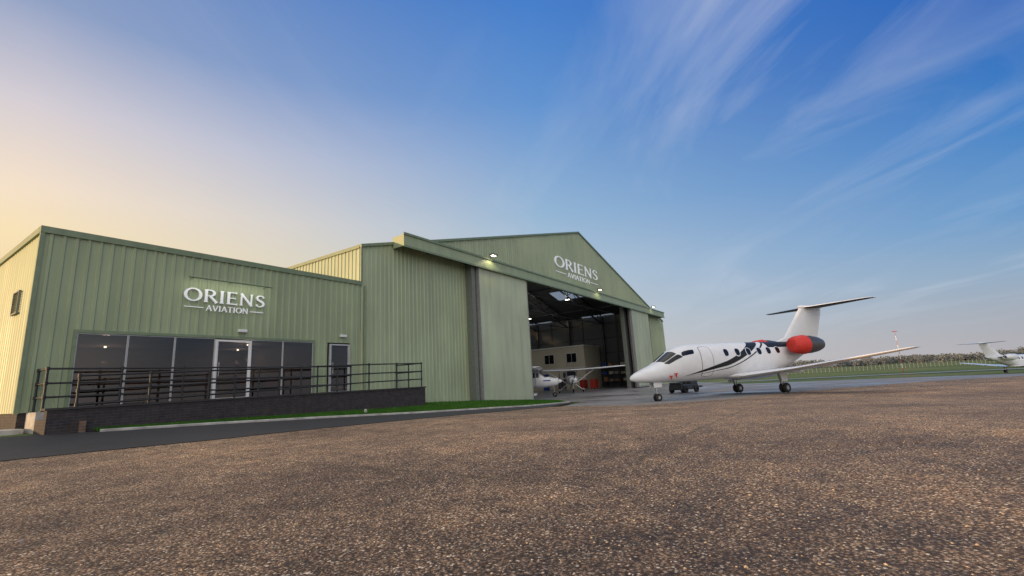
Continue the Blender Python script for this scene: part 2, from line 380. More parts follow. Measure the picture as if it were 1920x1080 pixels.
mb=MB();mb.box((OX0+.3,W+.26,.80),(OX1,W+6,.92));mb.box((OX0+.3,W+6,.92),(OX1,W+6.1,3.4));mb.box((OX0+.3,W+.1,3.16),(OX1,W+6,3.3));mb.box((OX0+.2,W+.26,.92),(OX0+.3,W+6,3.3));mb.box((11.72,W+.05,.92),(11.8,W+6,3.16),0);mb.box((13.96,W+.05,.92),(14.04,W+6,3.16));mb.box((11.8,W+2.5,.92),(13.96,W+2.6,3.16))
mb.build('interior_wall',M_office,off)
def frame(name,x0,x1,z0,z1,y,w,mat,parent,d=.07):
    mb=MB();mb.box((x0,y-d/2,z0),(x0+w,y+d/2,z1));mb.box((x1-w,y-d/2,z0),(x1,y+d/2,z1));mb.box((x0+w,y-d/2+.002,z1-w),(x1-w,y+d/2,z1));mb.box((x0+w,y-d/2+.002,z0),(x1-w,y+d/2,z0+w))
    return mb.build(name,mat,parent,bevel=.004)
for x0,x1 in ((4.12,5.33),(5.33,6.60),(6.60,7.84),(9.10,10.35),(10.35,11.68)):
    w=frame('window',x0+.002,x1-.002,.93,3.09,W-.005,.025,M_alu,off)
    mb=MB();mb.box((x0+.03,W-.004,.96),(x1-.03,W+.004,3.06));g_=mb.build('glass_pane',M_glass,w,world=False)
def door(x0,x1,mat,lab):
    e=frame('door',x0,x1,.93,3.05,W-.03,.065,mat,off,.09);e['label']=lab
    mb=MB();mb.box((x0+.075,W-.034,1.02),(x1-.075,W-.026,2.96));mb.build('glass_pane',M_glass,e,world=False)
    mb=MB();mb.tube((x0+.13,W-.12,1.75),(x0+.13,W-.12,2.25),.014);mb.tube((x0+.13,W-.12,1.80),(x0+.13,W-.05,1.80),.01);mb.tube((x0+.13,W-.12,2.20),(x0+.13,W-.05,2.20),.01);mb.build('handle',M_galv,e,world=False)
    for a_,b_ in ((x0+.067,x0+.10),(x1-.10,x1-.067)):
        mb=MB();mb.box((a_,W-.05,1.0),(b_,W-.01,2.98));mb.build('door_stile',mat,e,world=False)
door(7.842,9.098,M_white,'white-framed glazed entrance door')
door(12.46,13.50,M_frame,'pale-framed narrow glazed side door')
for x,z in ((8.72,3.40),(13.11,3.42)):
    mb=MB();mb.box((x-.16,W-.16,z-.055),(x+.16,W-.03,z+.055));mb.build('wall_lamp',M_white,off,bevel=.02)
mb=MB();y0,y1,z0,z1=19.35,20.05,3.75,4.45
for a in ((y0,y0+.04,z0,z1),(y1-.04,y1,z0,z1),(y0+.04,y1-.04,z0,z0+.04),(y0+.04,y1-.04,z1-.04,z1)): mb.box((OX0-.09,a[0],a[2]),(OX0-.03,a[1],a[3]))
for i in range(8): z=z0+.06+i*.077;mb.beam((OX0-.06,y0+.04,z),(OX0-.06,y1-.04,z),.05,.012,up=(.5,0,1))
mb.build('vent_louvre',M_trimdk,off)
for (x,y,mat_) in ((5.3,20.6,M_wood),(10.6,20.2,M_wood)):
    d=empty('desk',(x,y,.92),'wooden reception desk behind the office glazing','desk')
    mb=MB();mb.box((x-.8,y-.35,1.62),(x+.8,y+.35,1.66));mb.build('desk_top',M_wood,d,bevel=.005)
    mb=MB();mb.box((x-.78,y-.33,.92),(x-.74,y+.33,1.62));mb.box((x+.74,y-.33,.92),(x+.78,y+.33,1.62));mb.box((x-.74,y-.3,1.0),(x+.74,y-.27,1.62));mb.build('desk_frame',M_steel,d)
for x,y in ((10.9,19.3),(9.9,19.5),(6.1,19.6)):
    d=empty('chair',(x,y,.92),'low orange upholstered chair inside the glazed office','chair')
    mb=MB();mb.box((x-.3,y-.28,1.28),(x+.3,y+.28,1.4));mb.build('seat',M_orange,d,bevel=.03)
    mb=MB();mb.box((x-.3,y+.2,1.4),(x+.3,y+.3,1.8));mb.build('backrest',M_orange,d,bevel=.03)
    for i,j in ((-1,-1),(1,-1),(1,1),(-1,1)):
        mb=MB();mb.tube((x+.25*i,y+.22*j,.92),(x+.25*i,y+.22*j,1.28),.015);mb.build('leg',M_steel,d)
for i,(x,y) in enumerate(((6.0,22.5),(10.1,20.2),(10.8,22.5))):
    mb=MB();mb.tube((x,y,3.10),(x,y,3.155),.04,12);o=mb.build('ceiling_downlight',M_lamp,origin=(x,y,3.15));tag(o,'small round lit downlight in the office ceiling','ceiling light','office ceiling lights')
    l=bpy.data.lights.new('downlight','POINT');l.energy=12;l.color=(1,.82,.66);l.shadow_soft_size=.1;lo=bpy.data.objects.new('downlight_glow',l);COL.objects.link(lo);lo.location=(0,0,-.6);lo.parent=o

# ------------------------------------------------------------------ hangar
HX0,HX1,HC=14.14,64.6,39.37;RZ0=7.92;RZ1=14.70;DEP=44
def roofz(x): return RZ1-(RZ1-RZ0)*abs(x-HC)/(HC-HX0)
han=empty('hangar_building',(39.4,18,-.5),'large pale-green ribbed-steel gabled aircraft hangar with open doors','hangar')
mb=MB()
lo=lambda t:H(t,17.9)-.1
ribbed(mb,(0,W+.002,0),(1,0,0),(0,-1,0),HX0,22.8,lo,roofz)
ribbed(mb,(0,W+.002,0),(1,0,0),(0,-1,0),22.8,HC,C(8.36),roofz);ribbed(mb,(0,W+.002,0),(1,0,0),(0,-1,0),HC,55.6,C(8.36),roofz)
ribbed(mb,(0,W+.002,0),(1,0,0),(0,-1,0),55.6,HX1,C(-.6),roofz)
ribbed(mb,(HX0,0,0),(0,1,0),(-1,0,0),W,W+DEP,C(5.7),C(RZ0))
ribbed(mb,(HX1,0,0),(0,1,0),(1,0,0),W,W+DEP,C(-.6),C(RZ0))
mb.build('wall',cladding('hangar_ribbed_steel',(.30,.36,.235)),han)
mb=MB()
for sx,ex in ((HX0-.08,HC),(HC,HX1+.08)):
    mb.beam((sx,W-.03,roofz(sx)+.0),(ex,W-.03,roofz(ex)+.0),.16,.14)
mb.box((HX0-.085,W+.06,RZ0-.12),(HX0+.05,W+DEP,RZ0+.05))
mb.box((HX0-.06,W-.068,OT+.03),(HX0+.04,W+.0,RZ0-.06))
mb.build('roof_trim',M_trim,han)
mb=MB();mb.box((19.8,W+.3,-.55),(20.0,W+DEP,9.4));mb.box((60.0,W+.3,-.55),(60.2,W+DEP,9.4));mb.box((HX0+.1,W+DEP,-.55),(HX1-.1,W+DEP+.2,7.9))
vs=[(HX0+.1,W+DEP+.1,7.8),(HX1-.1,W+DEP+.1,7.8),(HC,W+DEP+.1,RZ1-.05)];mb.add(vs,[(0,1,2)])
for k in range(1,9): mb.box((59.9,W+k*5-.1,-.5),(60.0,W+k*5+.1,9.3),1)
for z in (2,4,6,8): mb.box((59.93,W+.3,z),(59.998,W+DEP,z+.12),1)
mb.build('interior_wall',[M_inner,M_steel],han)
mb=MB();mb.box((19.8,W-.0,-.7),(60.2,W+DEP,-.478));mb.build('floor_slab',M_floor,han)
mb=MB()
nb=9
for side in (-1,1):
    L=HC-HX0
    cells=[0,.12,.22,.45,.55,.8,.9,1.0]
    for j in range(nb):
        y0=W+.06+j*(DEP/nb);y1=W+.06+(j+1)*(DEP/nb)
        for c_ in range(len(cells)-1):
            a,b_=cells[c_],cells[c_+1]
            xa=HC+side*a*L;xb=HC+side*b_*L
            q=[(xa,y0,roofz(xa)),(xb,y0,roofz(xb)),(xb,y1,roofz(xb)),(xa,y1,roofz(xa))]
            if c_ in (1,3,5) and j%2==1:
                sk=MB();sk.add(q,[(0,1,2,3)]);sk.build('skylight',M_sky,han)
            else: mb.add(q,[(0,1,2,3)])
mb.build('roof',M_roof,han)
TX0,TX1=16.1,62.6
mb=MB();mb.box((TX0,17.12,8.16),(TX1,17.22,8.80));mb.box((TX0+.01,17.22,8.70),(TX1-.01,17.99,8.78));mb.box((TX0+.0,17.222,8.16),(TX0+.06,17.95,8.70));mb.box((TX1-.06,17.222,8.16),(TX1,17.95,8.70))
mb.box((TX0-.04,17.06,8.76),(TX1+.04,17.118,8.88),1);mb.box((TX0-.02,17.08,8.10),(TX1+.02,17.119,8.20),1)
mb.build('door_track_fascia',[M_clad,M_trim],han)
mb=MB();mb.box((TX0+.07,17.24,8.50),(TX1-.07,17.34,8.68));mb.box((TX0+.07,17.6,8.45),(TX1-.07,17.72,8.69))
for i in range(24): x=TX0+.5+i*2; mb.box((x,17.23,8.38),(x+.1,17.95,8.505))
mb.build('door_rail',M_steel,han)
def leaf(x0,x1,yf,thick=.22,edge=1):
    z0,z1=-.43,8.40
    mb=MB();mb.box((x0,yf,z0),(x1,yf+thick,z1));d=mb.build('sliding_door',M_leaf,han)
    nx=max(2,round((x1-x0)/1.15))
    for i in range(nx+1):
        mb=MB();x=x0+(x1-x0-.05)*i/nx;mb.box((x,yf-.012,z0+.02),(x+.035,yf-.001,z1-.02));mb.build('door_seam',M_leaf,d,world=False)
    mb=MB();mb.box((x0-.04,yf-.03,z0),(x0-.001,yf+thick+.03,z1-.005));mb.box((x1+.001,yf-.03,z0),(x1+.04,yf+thick+.03,z1-.005));mb.box((x0-.001,yf-.025,z0+.0),(x1+.001,yf-.013,z0+.14))
    mb.build('door_edge_frame',M_galv,d,world=False)
    for i in range(6):
        mb=MB();x=x0+.4+i*(x1-x0-.8)/5;mb.tube((x,yf-.025,5.2),(x,yf-.0125,5.2),.025,8);mb.build('door_fixing',M_galv,d,world=False)
    return d
leaf(22.5,28.1,17.26);leaf(22.9,27.6,17.62)
leaf(50.1,56.0,17.26);leaf(50.6,56.4,17.62)
for a,b_ in (((22.0,17.45,-.3),(22.35,17.95,8.4)),((28.2,18.06,-.5),(28.45,18.4,8.4)),((49.6,18.06,-.5),(49.9,18.4,8.4))):
    mb=MB();mb.box(a,b_);mb.build('door_post',M_trimdk,han)
for a,b_ in (((22.8,18.06,-.5),(28.2,18.12,8.4)),((49.9,18.06,-.5),(55.6,18.12,8.4))):
    mb=MB();mb.box(a,b_);mb.build('door_pocket_liner',M_dark,han)
for x,z0_,z1_ in ((14.3,.1,5.9),(58.2,-.5,8.1)):
    mb=MB();mb.tube((x,17.9,z0_),(x,17.9,z1_),.045);mb.build('downpipe',M_trim,han)
def truss(y):
    mb=MB();n=24
    P=[]
    for i in range(n+1):
        x=20+(59.0-19.6)*i/n;P.append((x,roofz(x)-.15,roofz(x)-.15-1.15))
    for i in range(n):
        a,c=P[i],P[i+1]
        mb.beam((a[0],0,a[1]),(c[0],0,c[1]),.16,.14);mb.beam((a[0],0,a[2]),(c[0],0,c[2]),.16,.14)
        if i%2: mb.beam((a[0],0,a[1]),(c[0],0,c[2]),.07,.07)
        else: mb.beam((a[0],0,a[2]),(c[0],0,c[1]),.07,.07)
    mb.tube((20,0,8.0),(59.4,0,8.0),.05)
    mb.beam((HC,0,8.0),(HC,0,RZ1-1.3),.05,.05)
    mb.beam((20.15,0,-.5),(20.15,0,9.0),.3,.3);mb.beam((59.6,0,-.5),(59.6,0,9.0),.3,.3)
    return mb
tm=truss(0);t0=tm.build('roof_truss',M_steel,origin=(0,0,0));t0.location=(0,19.6,0)
tag(t0,'dark steel lattice roof truss spanning the hangar','roof truss','hangar roof trusses')
for k in range(1,8):
    c=t0.copy();COL.objects.link(c);c.location=(0,19.6+k*5.2,0)
for k,f_ in enumerate((.1,.25,.4,.55,.7,.85)):
    for sd in (-1,1):
        x=HC+sd*f_*(HC-HX0);mb=MB();mb.beam((x,W+.5,roofz(x)-.07),(x,W+DEP-.3,roofz(x)-.07),.08,.12)
        o=mb.build('roof_purlin',M_steel,origin=(x,W+.5,roofz(x)-.07));tag(o,'long dark steel purlin under the hangar roof','roof purlin','hangar roof purlins')
for x,y in ((33.5,24),(41.5,24.5),(50,25),(37,33),(46,33),(54,33),(42,42),(51,42)):
    z=roofz(x)-1.5
    e=empty('high_bay_lamp',(x,y,z),'lit industrial high bay lamp hanging from truss','ceiling lamp','hangar ceiling lamps')
    mb=MB();mb.lathe((x,y,z),(0,0,1),[(-.02,.26),(.18,.12),(.3,.1),(.32,.02)],14);mb.tube((x,y,z+.3),(x,y,z+.9),.012);mb.build('lamp_housing',M_galv,e)
    mb=MB();mb.tube((x,y,z-.03),(x,y,z+.0),.24,14);mb.build('lamp_lens',M_lampw,e)
    l=bpy.data.lights.new('high_bay','POINT');l.energy=60;l.color=(1,.92,.78);l.shadow_soft_size=.25;lo_=bpy.data.objects.new('high_bay_glow',l);COL.objects.link(lo_);lo_.location=(0,0,-.35);lo_.parent=e
ib=empty('interior_office_block',(57,32,-.48),'cream two-storey office block built inside the hangar','building')
bx=54.5
mb=MB();mb.box((bx,25.5,-.48),(59.5,41,4.9));mb.build('wall',M_cream,ib)
mb=MB();mb.box((bx-.1,25.4,4.901),(59.5,41.1,5.05));mb.build('parapet',M_white,ib)
mb=MB();mb.box((bx-.02,25.5,2.15),(bx-.001,41,2.3));mb.build('trim_band',M_white,ib)
for y,z in ((27.3,2.9),(30.6,2.9),(34.5,2.9),(38,2.9),(28.0,.55),(35,.55)):
    mb=MB();mb.box((bx-.04,y-.75,z-.04),(bx-.002,y+.75,z+1.24));w=mb.build('window',M_white,ib)
    for ya,yb in ((y-.68,y-.03),(y+.03,y+.68)):
        mb=MB();mb.box((bx-.06,ya,z+.03),(bx-.042,yb,z+1.17));mb.build('glass_pane',M_glassdk,w,world=False)
mb=MB();mb.box((bx-.05,30.85,-.47),(bx-.002,31.75,1.6));mb.build('door',M_blue,ib)

def flood(x,z,energy,y=17.0):
    e=empty('floodlight',(x,y,z),'lit floodlight on the hangar fascia','floodlight','fascia floodlights')
    mb=MB();mb.box((x-.28,y-.42,z+.02),(x+.28,y-.05,z+.13));mb.beam((x,y-.1,z+.05),(x,y+.1,z-.12),.06,.06);mb.build('lamp_housing',M_trimdk,e,bevel=.02)
    mb=MB();mb.box((x-.17,y-.32,z+.0),(x+.17,y-.14,z+.018));mb.build('lamp_lens',M_lamp,e)
    l=bpy.data.lights.new('flood','SPOT');l.energy=energy;l.color=(1,.85,.5);l.spot_size=math.radians(140);l.shadow_soft_size=.15;lo_=bpy.data.objects.new('flood_beam',l);COL.objects.link(lo_);lo_.location=(0,-.25,-.05);lo_.parent=e
flood(23.5,8.98,55);flood(40.6,8.98,28);flood(57,8.98,16)

# ------------------------------------------------------------------ signs
def glyph(mb,ch,x,z,h,ws,y,th,idx):
    T=.155
    def st(pts,wd,k):
        n=len(pts);L=[];R_=[]
        for i in range(n):
            a=Vector(pts[max(0,i-1)]);c=Vector(pts[min(n-1,i+1)]);d=(c-a).normalized();nn=Vector((-d.y,d.x));p=Vector(pts[i]);L.append(p+nn*wd[i]/2);R_.append(p-nn*wd[i]/2)
        vs=[];yy=y-th-k*.0012
        for q in L+R_: vs.append((x+q.x*h*ws,yy,z+q.y*h))
        for q in L+R_: vs.append((x+q.x*h*ws,y,z+q.y*h))
        fs=[];m=2*n
        for i in range(n-1):
            fs.append((i,i+1,n+i+1,n+i));fs.append((i,i+1,m+i+1,m+i));fs.append((n+i,n+i+1,m+n+i+1,m+n+i))
        fs.append((0,n,m+n,m));fs.append((n-1,2*n-1,m+2*n-1,m+n-1))
        mb.add(vs,fs)
    def line(a,b,w,k,fl=(1.75,1.75)):
        A=Vector(a);B=Vector(b);ts=[0,.035,.12,.5,.88,.965,1];ww=[w*fl[0],w*(1+(fl[0]-1)*.5),w*1.02,w*.96,w*1.02,w*(1+(fl[1]-1)*.5),w*fl[1]]
        st([A.lerp(B,t) for t in ts],ww,k)
    def arc(cx,cy,rx,ry,a0,a1,wt,wn,k,n=28):
        P=[];Wd=[]
        for i in range(n+1):
            a=math.radians(a0+(a1-a0)*i/n);P.append(Vector((cx+rx*math.cos(a),cy+ry*math.sin(a))));Wd.append(wn+(wt-wn)*abs(math.cos(a))**1.5)
        st(P,Wd,k)
    if ch=='O': arc(.5,.5,.44,.46,0,360,.17,.085,0,44);return 1.0
    if ch=='R':
        line((.14,0),(.14,1),T,0);arc(.36,.735,.27,.225,-90,90,T,.075,1);line((.1,.96),(.38,.96),.075,2,(1,1));line((.14,.51),(.38,.51),.07,3,(1,1));line((.36,.51),(.80,0),T,4,(.8,1.6));return .84
    if ch=='I': line((.14,0),(.14,1),T,0);return .30
    if ch=='E':
        line((.14,0),(.14,1),T,0);line((.12,.96),(.66,.96),.078,1,(1,2));line((.14,.51),(.58,.51),.072,2,(1,2));line((.12,.04),(.70,.04),.078,3,(1,2.2));return .74
    if ch=='N':
        line((.12,0),(.12,1),.09,0,(2.2,1.5));line((.80,0),(.80,1),.09,1,(1.2,2.2));line((.08,1),(.82,.02),T,2,(1,1));return .94
    if ch=='S':
        pts=[(.60,.80),(.55,.91),(.44,.96),(.32,.965),(.20,.92),(.13,.82),(.13,.71),(.20,.61),(.34,.53),(.48,.46),(.58,.37),(.60,.25),(.55,.13),(.44,.05),(.30,.035),(.17,.07),(.08,.20)]
        wd=[.13,.07,.08,.085,.11,.13,.145,.15,.16,.16,.15,.145,.12,.09,.08,.075,.14]
        st([Vector(p) for p in pts],wd,0);return .70
    if ch=='A': line((.06,0),(.44,1),.09,0,(1.8,1));line((.82,0),(.42,1),T,1,(1.5,1));line((.22,.34),(.66,.34),.07,2,(1,1));return .86
    if ch=='V': line((.06,1),(.44,0),T,0,(1.5,1));line((.82,1),(.42,0),.09,1,(1.8,1));return .86
    if ch=='T': line((.40,0),(.40,.97),T,0,(1.75,1));line((.04,.96),(.76,.96),.078,1,(2,2));return .80
    return .5
ADV={'O':1.0,'R':.84,'I':.30,'E':.74,'N':.94,'S':.70,'A':.86,'V':.86,'T':.80}
def word(txt,x0,x1,z,h,y,th,parent,name):
    gap=.13;tot=sum(ADV[c] for c in txt)+gap*(len(txt)-1);ws=(x1-x0)/(tot*h);x=x0;mb=MB()
    for i,c in enumerate(txt):
        glyph(mb,c,x,z,h,ws,y,th,i);x+=(ADV[c]+gap)*h*ws
    return mb.build(name,M_sign,parent)
def sign(x0,x1,z0,h,y,label):
    e=empty('sign',((x0+x1)/2,y,z0),label,'sign')
    w=x1-x0;word('ORIENS',x0,x1,z0,h,y,.05,e,'lettering')
    ah=h*.44;za=z0-h*.66
    word('AVIATION',x0+w*.255,x0+w*.775,za,ah,y,.04,e,'small_lettering')
    for a_,b_ in ((.01,.225),(.805,.985)):
        mb=MB();mb.box((x0+w*a_,y-.03,za+ah*.42),(x0+w*b_,y,za+ah*.55));mb.build('underline_bar',M_sign,e)
    return e
sign(6.74,9.52,4.36,.46,W-.037,'white raised ORIENS AVIATION letters on the office wall')
sign(34.1,43.1,10.45,.98,W-.037,'white raised ORIENS AVIATION letters on the hangar gable')
e=empty('sign_light_bar',(8.2,17.6,5.15),'slim green light bar mounted above the office sign','sign light')
mb=MB();mb.tube((6.72,17.62,5.13),(9.62,17.62,5.13),.03,10);mb.build('light_bar',M_trim,e)
for x in (6.9,8.17,9.45): mb=MB();mb.tube((x,17.655,5.13),(x,17.97,5.13),.015);mb.build('bracket',M_trim,e)
l=bpy.data.lights.new('bar','AREA');l.shape='RECTANGLE';l.size=2.8;l.size_y=.04;l.energy=4.5;l.color=(1,.95,.75);lo_=bpy.data.objects.new('bar_glow',l);COL.objects.link(lo_);lo_.location=(0,0.02,-.06);lo_.rotation_euler=(math.radians(35),0,0);lo_.parent=e

# ------------------------------------------------------------------ ramp + railings
rp=empty('brick_ramp',(9.8,17,.3),'dark brick access ramp and landing along the office front','ramp')
mb=MB()
mb.box((3.3,16.0,-.1),(16.3,16.22,.93));mb.box((16.08,16.22,-.1),(16.3,17.93,.93));mb.box((3.3,16.22,-.1),(3.52,17.0,.70))
mb.build('brick_wall',M_brick,rp)
mb=MB();mb.box((3.25,15.96,.932),(16.34,16.26,.985));mb.box((16.04,16.262,.932),(16.34,17.93,.984));mb.build('coping',plain('dark_coping',(.03,.028,.029),.8),rp)
mb=MB();mb.box((3.3,17.0,.2),(16.08,17.96,.90))
mb.add([(3.52,16.22,.60),(13,16.22,.895),(16.08,16.22,.895),(16.08,16.998,.895),(13,16.998,.895),(3.52,16.998,.60)],[(0,1,4,5),(1,2,3,4)]);mb.build('deck',M_kerb,rp)
mb=MB();mb.box((3.92,15.90,.2),(4.04,15.99,.62));mb.build('brick_pier',M_brickl,rp)
mb=MB();mb.box((.5,17.4,.3),(3.2,18.6,.50));o=mb.build('concrete_slab',M_kerb,bevel=.01);tag(o,'pale concrete slab step beside the office corner','slab')
def rail(name,pts,zf,posts,label,r_=.028):
    e=empty(name,(pts[0][0],pts[0][1],zf(*pts[0])),label,'railing','ramp railings')
    for nm,hh in (('handrail',1.10),('mid_rail',.72),('low_rail',.36)):
        mb=MB()
        for a,b_ in zip(pts[:-1],pts[1:]):
            n_=max(1,int(abs(b_[0]-a[0])//3))
            for i in range(n_):
                p=(a[0]+(b_[0]-a[0])*i/n_,a[1]+(b_[1]-a[1])*i/n_);q=(a[0]+(b_[0]-a[0])*(i+1)/n_,a[1]+(b_[1]-a[1])*(i+1)/n_)
                mb.tube((*p,zf(*p)+hh),(*q,zf(*q)+hh),r_,10)
        mb.build(nm,M_black,e,smooth=True)
    for p in posts:
        mb=MB();z=zf(*p);mb.tube((*p,z-.05),(*p,z+1.10),r_,10)
        for hh in (1.10,.72,.36): mb.lathe((*p,z+hh-.05),(0,0,1),[(0,r_*1.05),(.005,r_*1.5),(.095,r_*1.5),(.10,r_*1.05)],10)
        mb.lathe((*p,z-.02),(0,0,1),[(0,.06),(.025,.06),(.03,.03)],10);mb.build('post',M_black,e,smooth=True)
rz=lambda x,y: float(np.interp(x,[3.5,13,16.3],[.66,.93,.98]))
rail('railing',[(3.85,16.10),(16.2,16.10),(16.2,17.85)],rz,[(3.85+i*1.54,16.10) for i in range(9)]+[(16.2,17.0),(16.2,17.85)],'black tubular steel handrail along the ramp edge')
rail('railing',[(3.42,17.9),(3.42,17.06),(12.9,17.06)],lambda x,y:.91,[(3.42,17.9)]+[(3.42+i*1.58,17.06) for i in range(7)],'black tubular steel handrail on the entrance landing')
mb=MB();mb.lathe((12.2,15.2,H(12.2,15.2)),(0,0,1),[(0,.07),(.16,.06),(.2,.03)],10,caps=True);o=mb.build('marker_post',M_kerb,origin=(12.2,15.2,H(12.2,15.2)));tag(o,'short grey marker post standing in the verge','marker post')

# ------------------------------------------------------------------ jet
def crs(xs,ys,x):
    x=min(max(x,xs[0]),xs[-1]);i=max(0,min(len(xs)-2,int(np.searchsorted(xs,x))-1))
    def sl(k):
        if k<=0 : return (ys[1]-ys[0])/(xs[1]-xs[0])
        if k>=len(xs)-1: return (ys[-1]-ys[-2])/(xs[-1]-xs[-2])
        a=(ys[k]-ys[k-1])/(xs[k]-xs[k-1]);b=(ys[k+1]-ys[k])/(xs[k+1]-xs[k])
        return 0 if a*b<=0 else 2*a*b/(a+b)
    h=xs[i+1]-xs[i];t=(x-xs[i])/h
    return ys[i]*(2*t**3-3*t*t+1)+sl(i)*h*(t**3-2*t*t+t)+ys[i+1]*(-2*t**3+3*t*t)+sl(i+1)*h*(t**3-t*t)
def airfoil(n=9):
    up=[];dn=[]
    for i in range(n+1):
        c=.5*(1-math.cos(math.pi*i/n));t=5*(.2969*math.sqrt(c)-.126*c-.3516*c*c+.2843*c**3-.1015*c**4)
        up.append((c,t));dn.append((c,-t*.8))
    return up+dn[::-1][1:-1]
AF=airfoil()
def surf(sections,vertical=False):
    rings=[]
    for s_,y_,z_,c_,t_ in sections:
        if vertical: rings.append([(ORX-s_-c_*a,y_+b*c_*t_,z_) for a,b in AF])
        else: rings.append([(ORX-s_-c_*a,y_,z_+b*c_*t_) for a,b in AF])
    return rings
ORX=9.5
TS=[0,.12,.5,1.0,1.6,2.2,2.8,3.4,4.2,8,11,13,15,15.8]
TZ=[1.28,1.42,1.61,1.79,2.00,2.35,2.70,2.92,3.01,3.05,3.04,3.02,3.0,2.98]
BS=[0,.12,.5,1.2,2,4,8,10.5,12,14,15.8];BZ=[1.26,1.17,1.08,1.02,.99,.97,.98,1.10,1.45,2.2,2.84]
WS=[0,.12,.5,1.0,1.6,2.2,3,4,10.5,12,14,15.8];WW=[.01,.14,.32,.48,.63,.74,.83,.87,.87,.72,.38,.06]
def fp(s_,th,o_=0,side=1):
    t=crs(TS,TZ,s_);b=crs(BS,BZ,s_);w=crs(WS,WW,s_);zc=(t+b)/2;hh=(t-b)/2;e=2/2.25
    sn,cs=math.sin(th),math.cos(th)
    y_=(w+o_)*math.copysign(abs(sn)**e,sn);z_=zc+(hh+o_)*math.copysign(abs(cs)**e,cs)
    return (ORX-s_,side*y_,z_)
def jetpaint():
    m,nt,ns,lk,b=newmat('white_paint_black_swoosh')
    tc=N(nt,'ShaderNodeTexCoord');sp=N(nt,'ShaderNodeSeparateXYZ');lk.new(tc.outputs['Object'],sp.inputs[0])
    s_=mathn(nt,'SUBTRACT',ORX,sp.outputs[0])
    q=mathn(nt,'MAXIMUM',mathn(nt,'SUBTRACT',s_,2.9),0.0)
    q2=mathn(nt,'MAXIMUM',mathn(nt,'SUBTRACT',s_,6.2),0.0)
    zc=mathn(nt,'ADD',mathn(nt,'MULTIPLY',q,.19),1.20);zc=mathn(nt,'ADD',zc,mathn(nt,'MULTIPLY',mathn(nt,'POWER',q2,1.6),.13))
    dz=mathn(nt,'ABSOLUTE',mathn(nt,'SUBTRACT',sp.outputs[2],zc))
    th=mathn(nt,'ADD',mathn(nt,'MULTIPLY',q,.042),-.005)
    k=mathn(nt,'MULTIPLY',mathn(nt,'LESS_THAN',dz,th),mathn(nt,'LESS_THAN',s_,12.5))
    zc2=mathn(nt,'SUBTRACT',zc,mathn(nt,'ADD',mathn(nt,'MULTIPLY',q,.075),.03))
    dz2=mathn(nt,'ABSOLUTE',mathn(nt,'SUBTRACT',sp.outputs[2],zc2));k2=mathn(nt,'LESS_THAN',dz2,mathn(nt,'MULTIPLY',q,.007))
    k=mathn(nt,'MAXIMUM',k,k2)
    aft=mathn(nt,'MULTIPLY',mathn(nt,'GREATER_THAN',s_,9.9),mathn(nt,'GREATER_THAN',sp.outputs[2],2.66));aft=mathn(nt,'MULTIPLY',aft,mathn(nt,'LESS_THAN',s_,15.0))
    k=mathn(nt,'MAXIMUM',k,aft)
    no=N(nt,'ShaderNodeTexNoise',Scale=3.0,Detail=4.0);lk.new(tc.outputs['Object'],no.inputs['Vector'])
    w=ramp(nt,[(.3,(.62,.64,.67)),(.7,(.68,.70,.73))],no.outputs['Fac']).outputs[0]
    lk.new(mixc(nt,k,w,(.015,.016,.018)),b.inputs['Base Color']);b.inputs['Roughness'].default_value=.38;b.inputs['Specular IOR Level'].default_value=.22
    return m
M_jp=jetpaint()
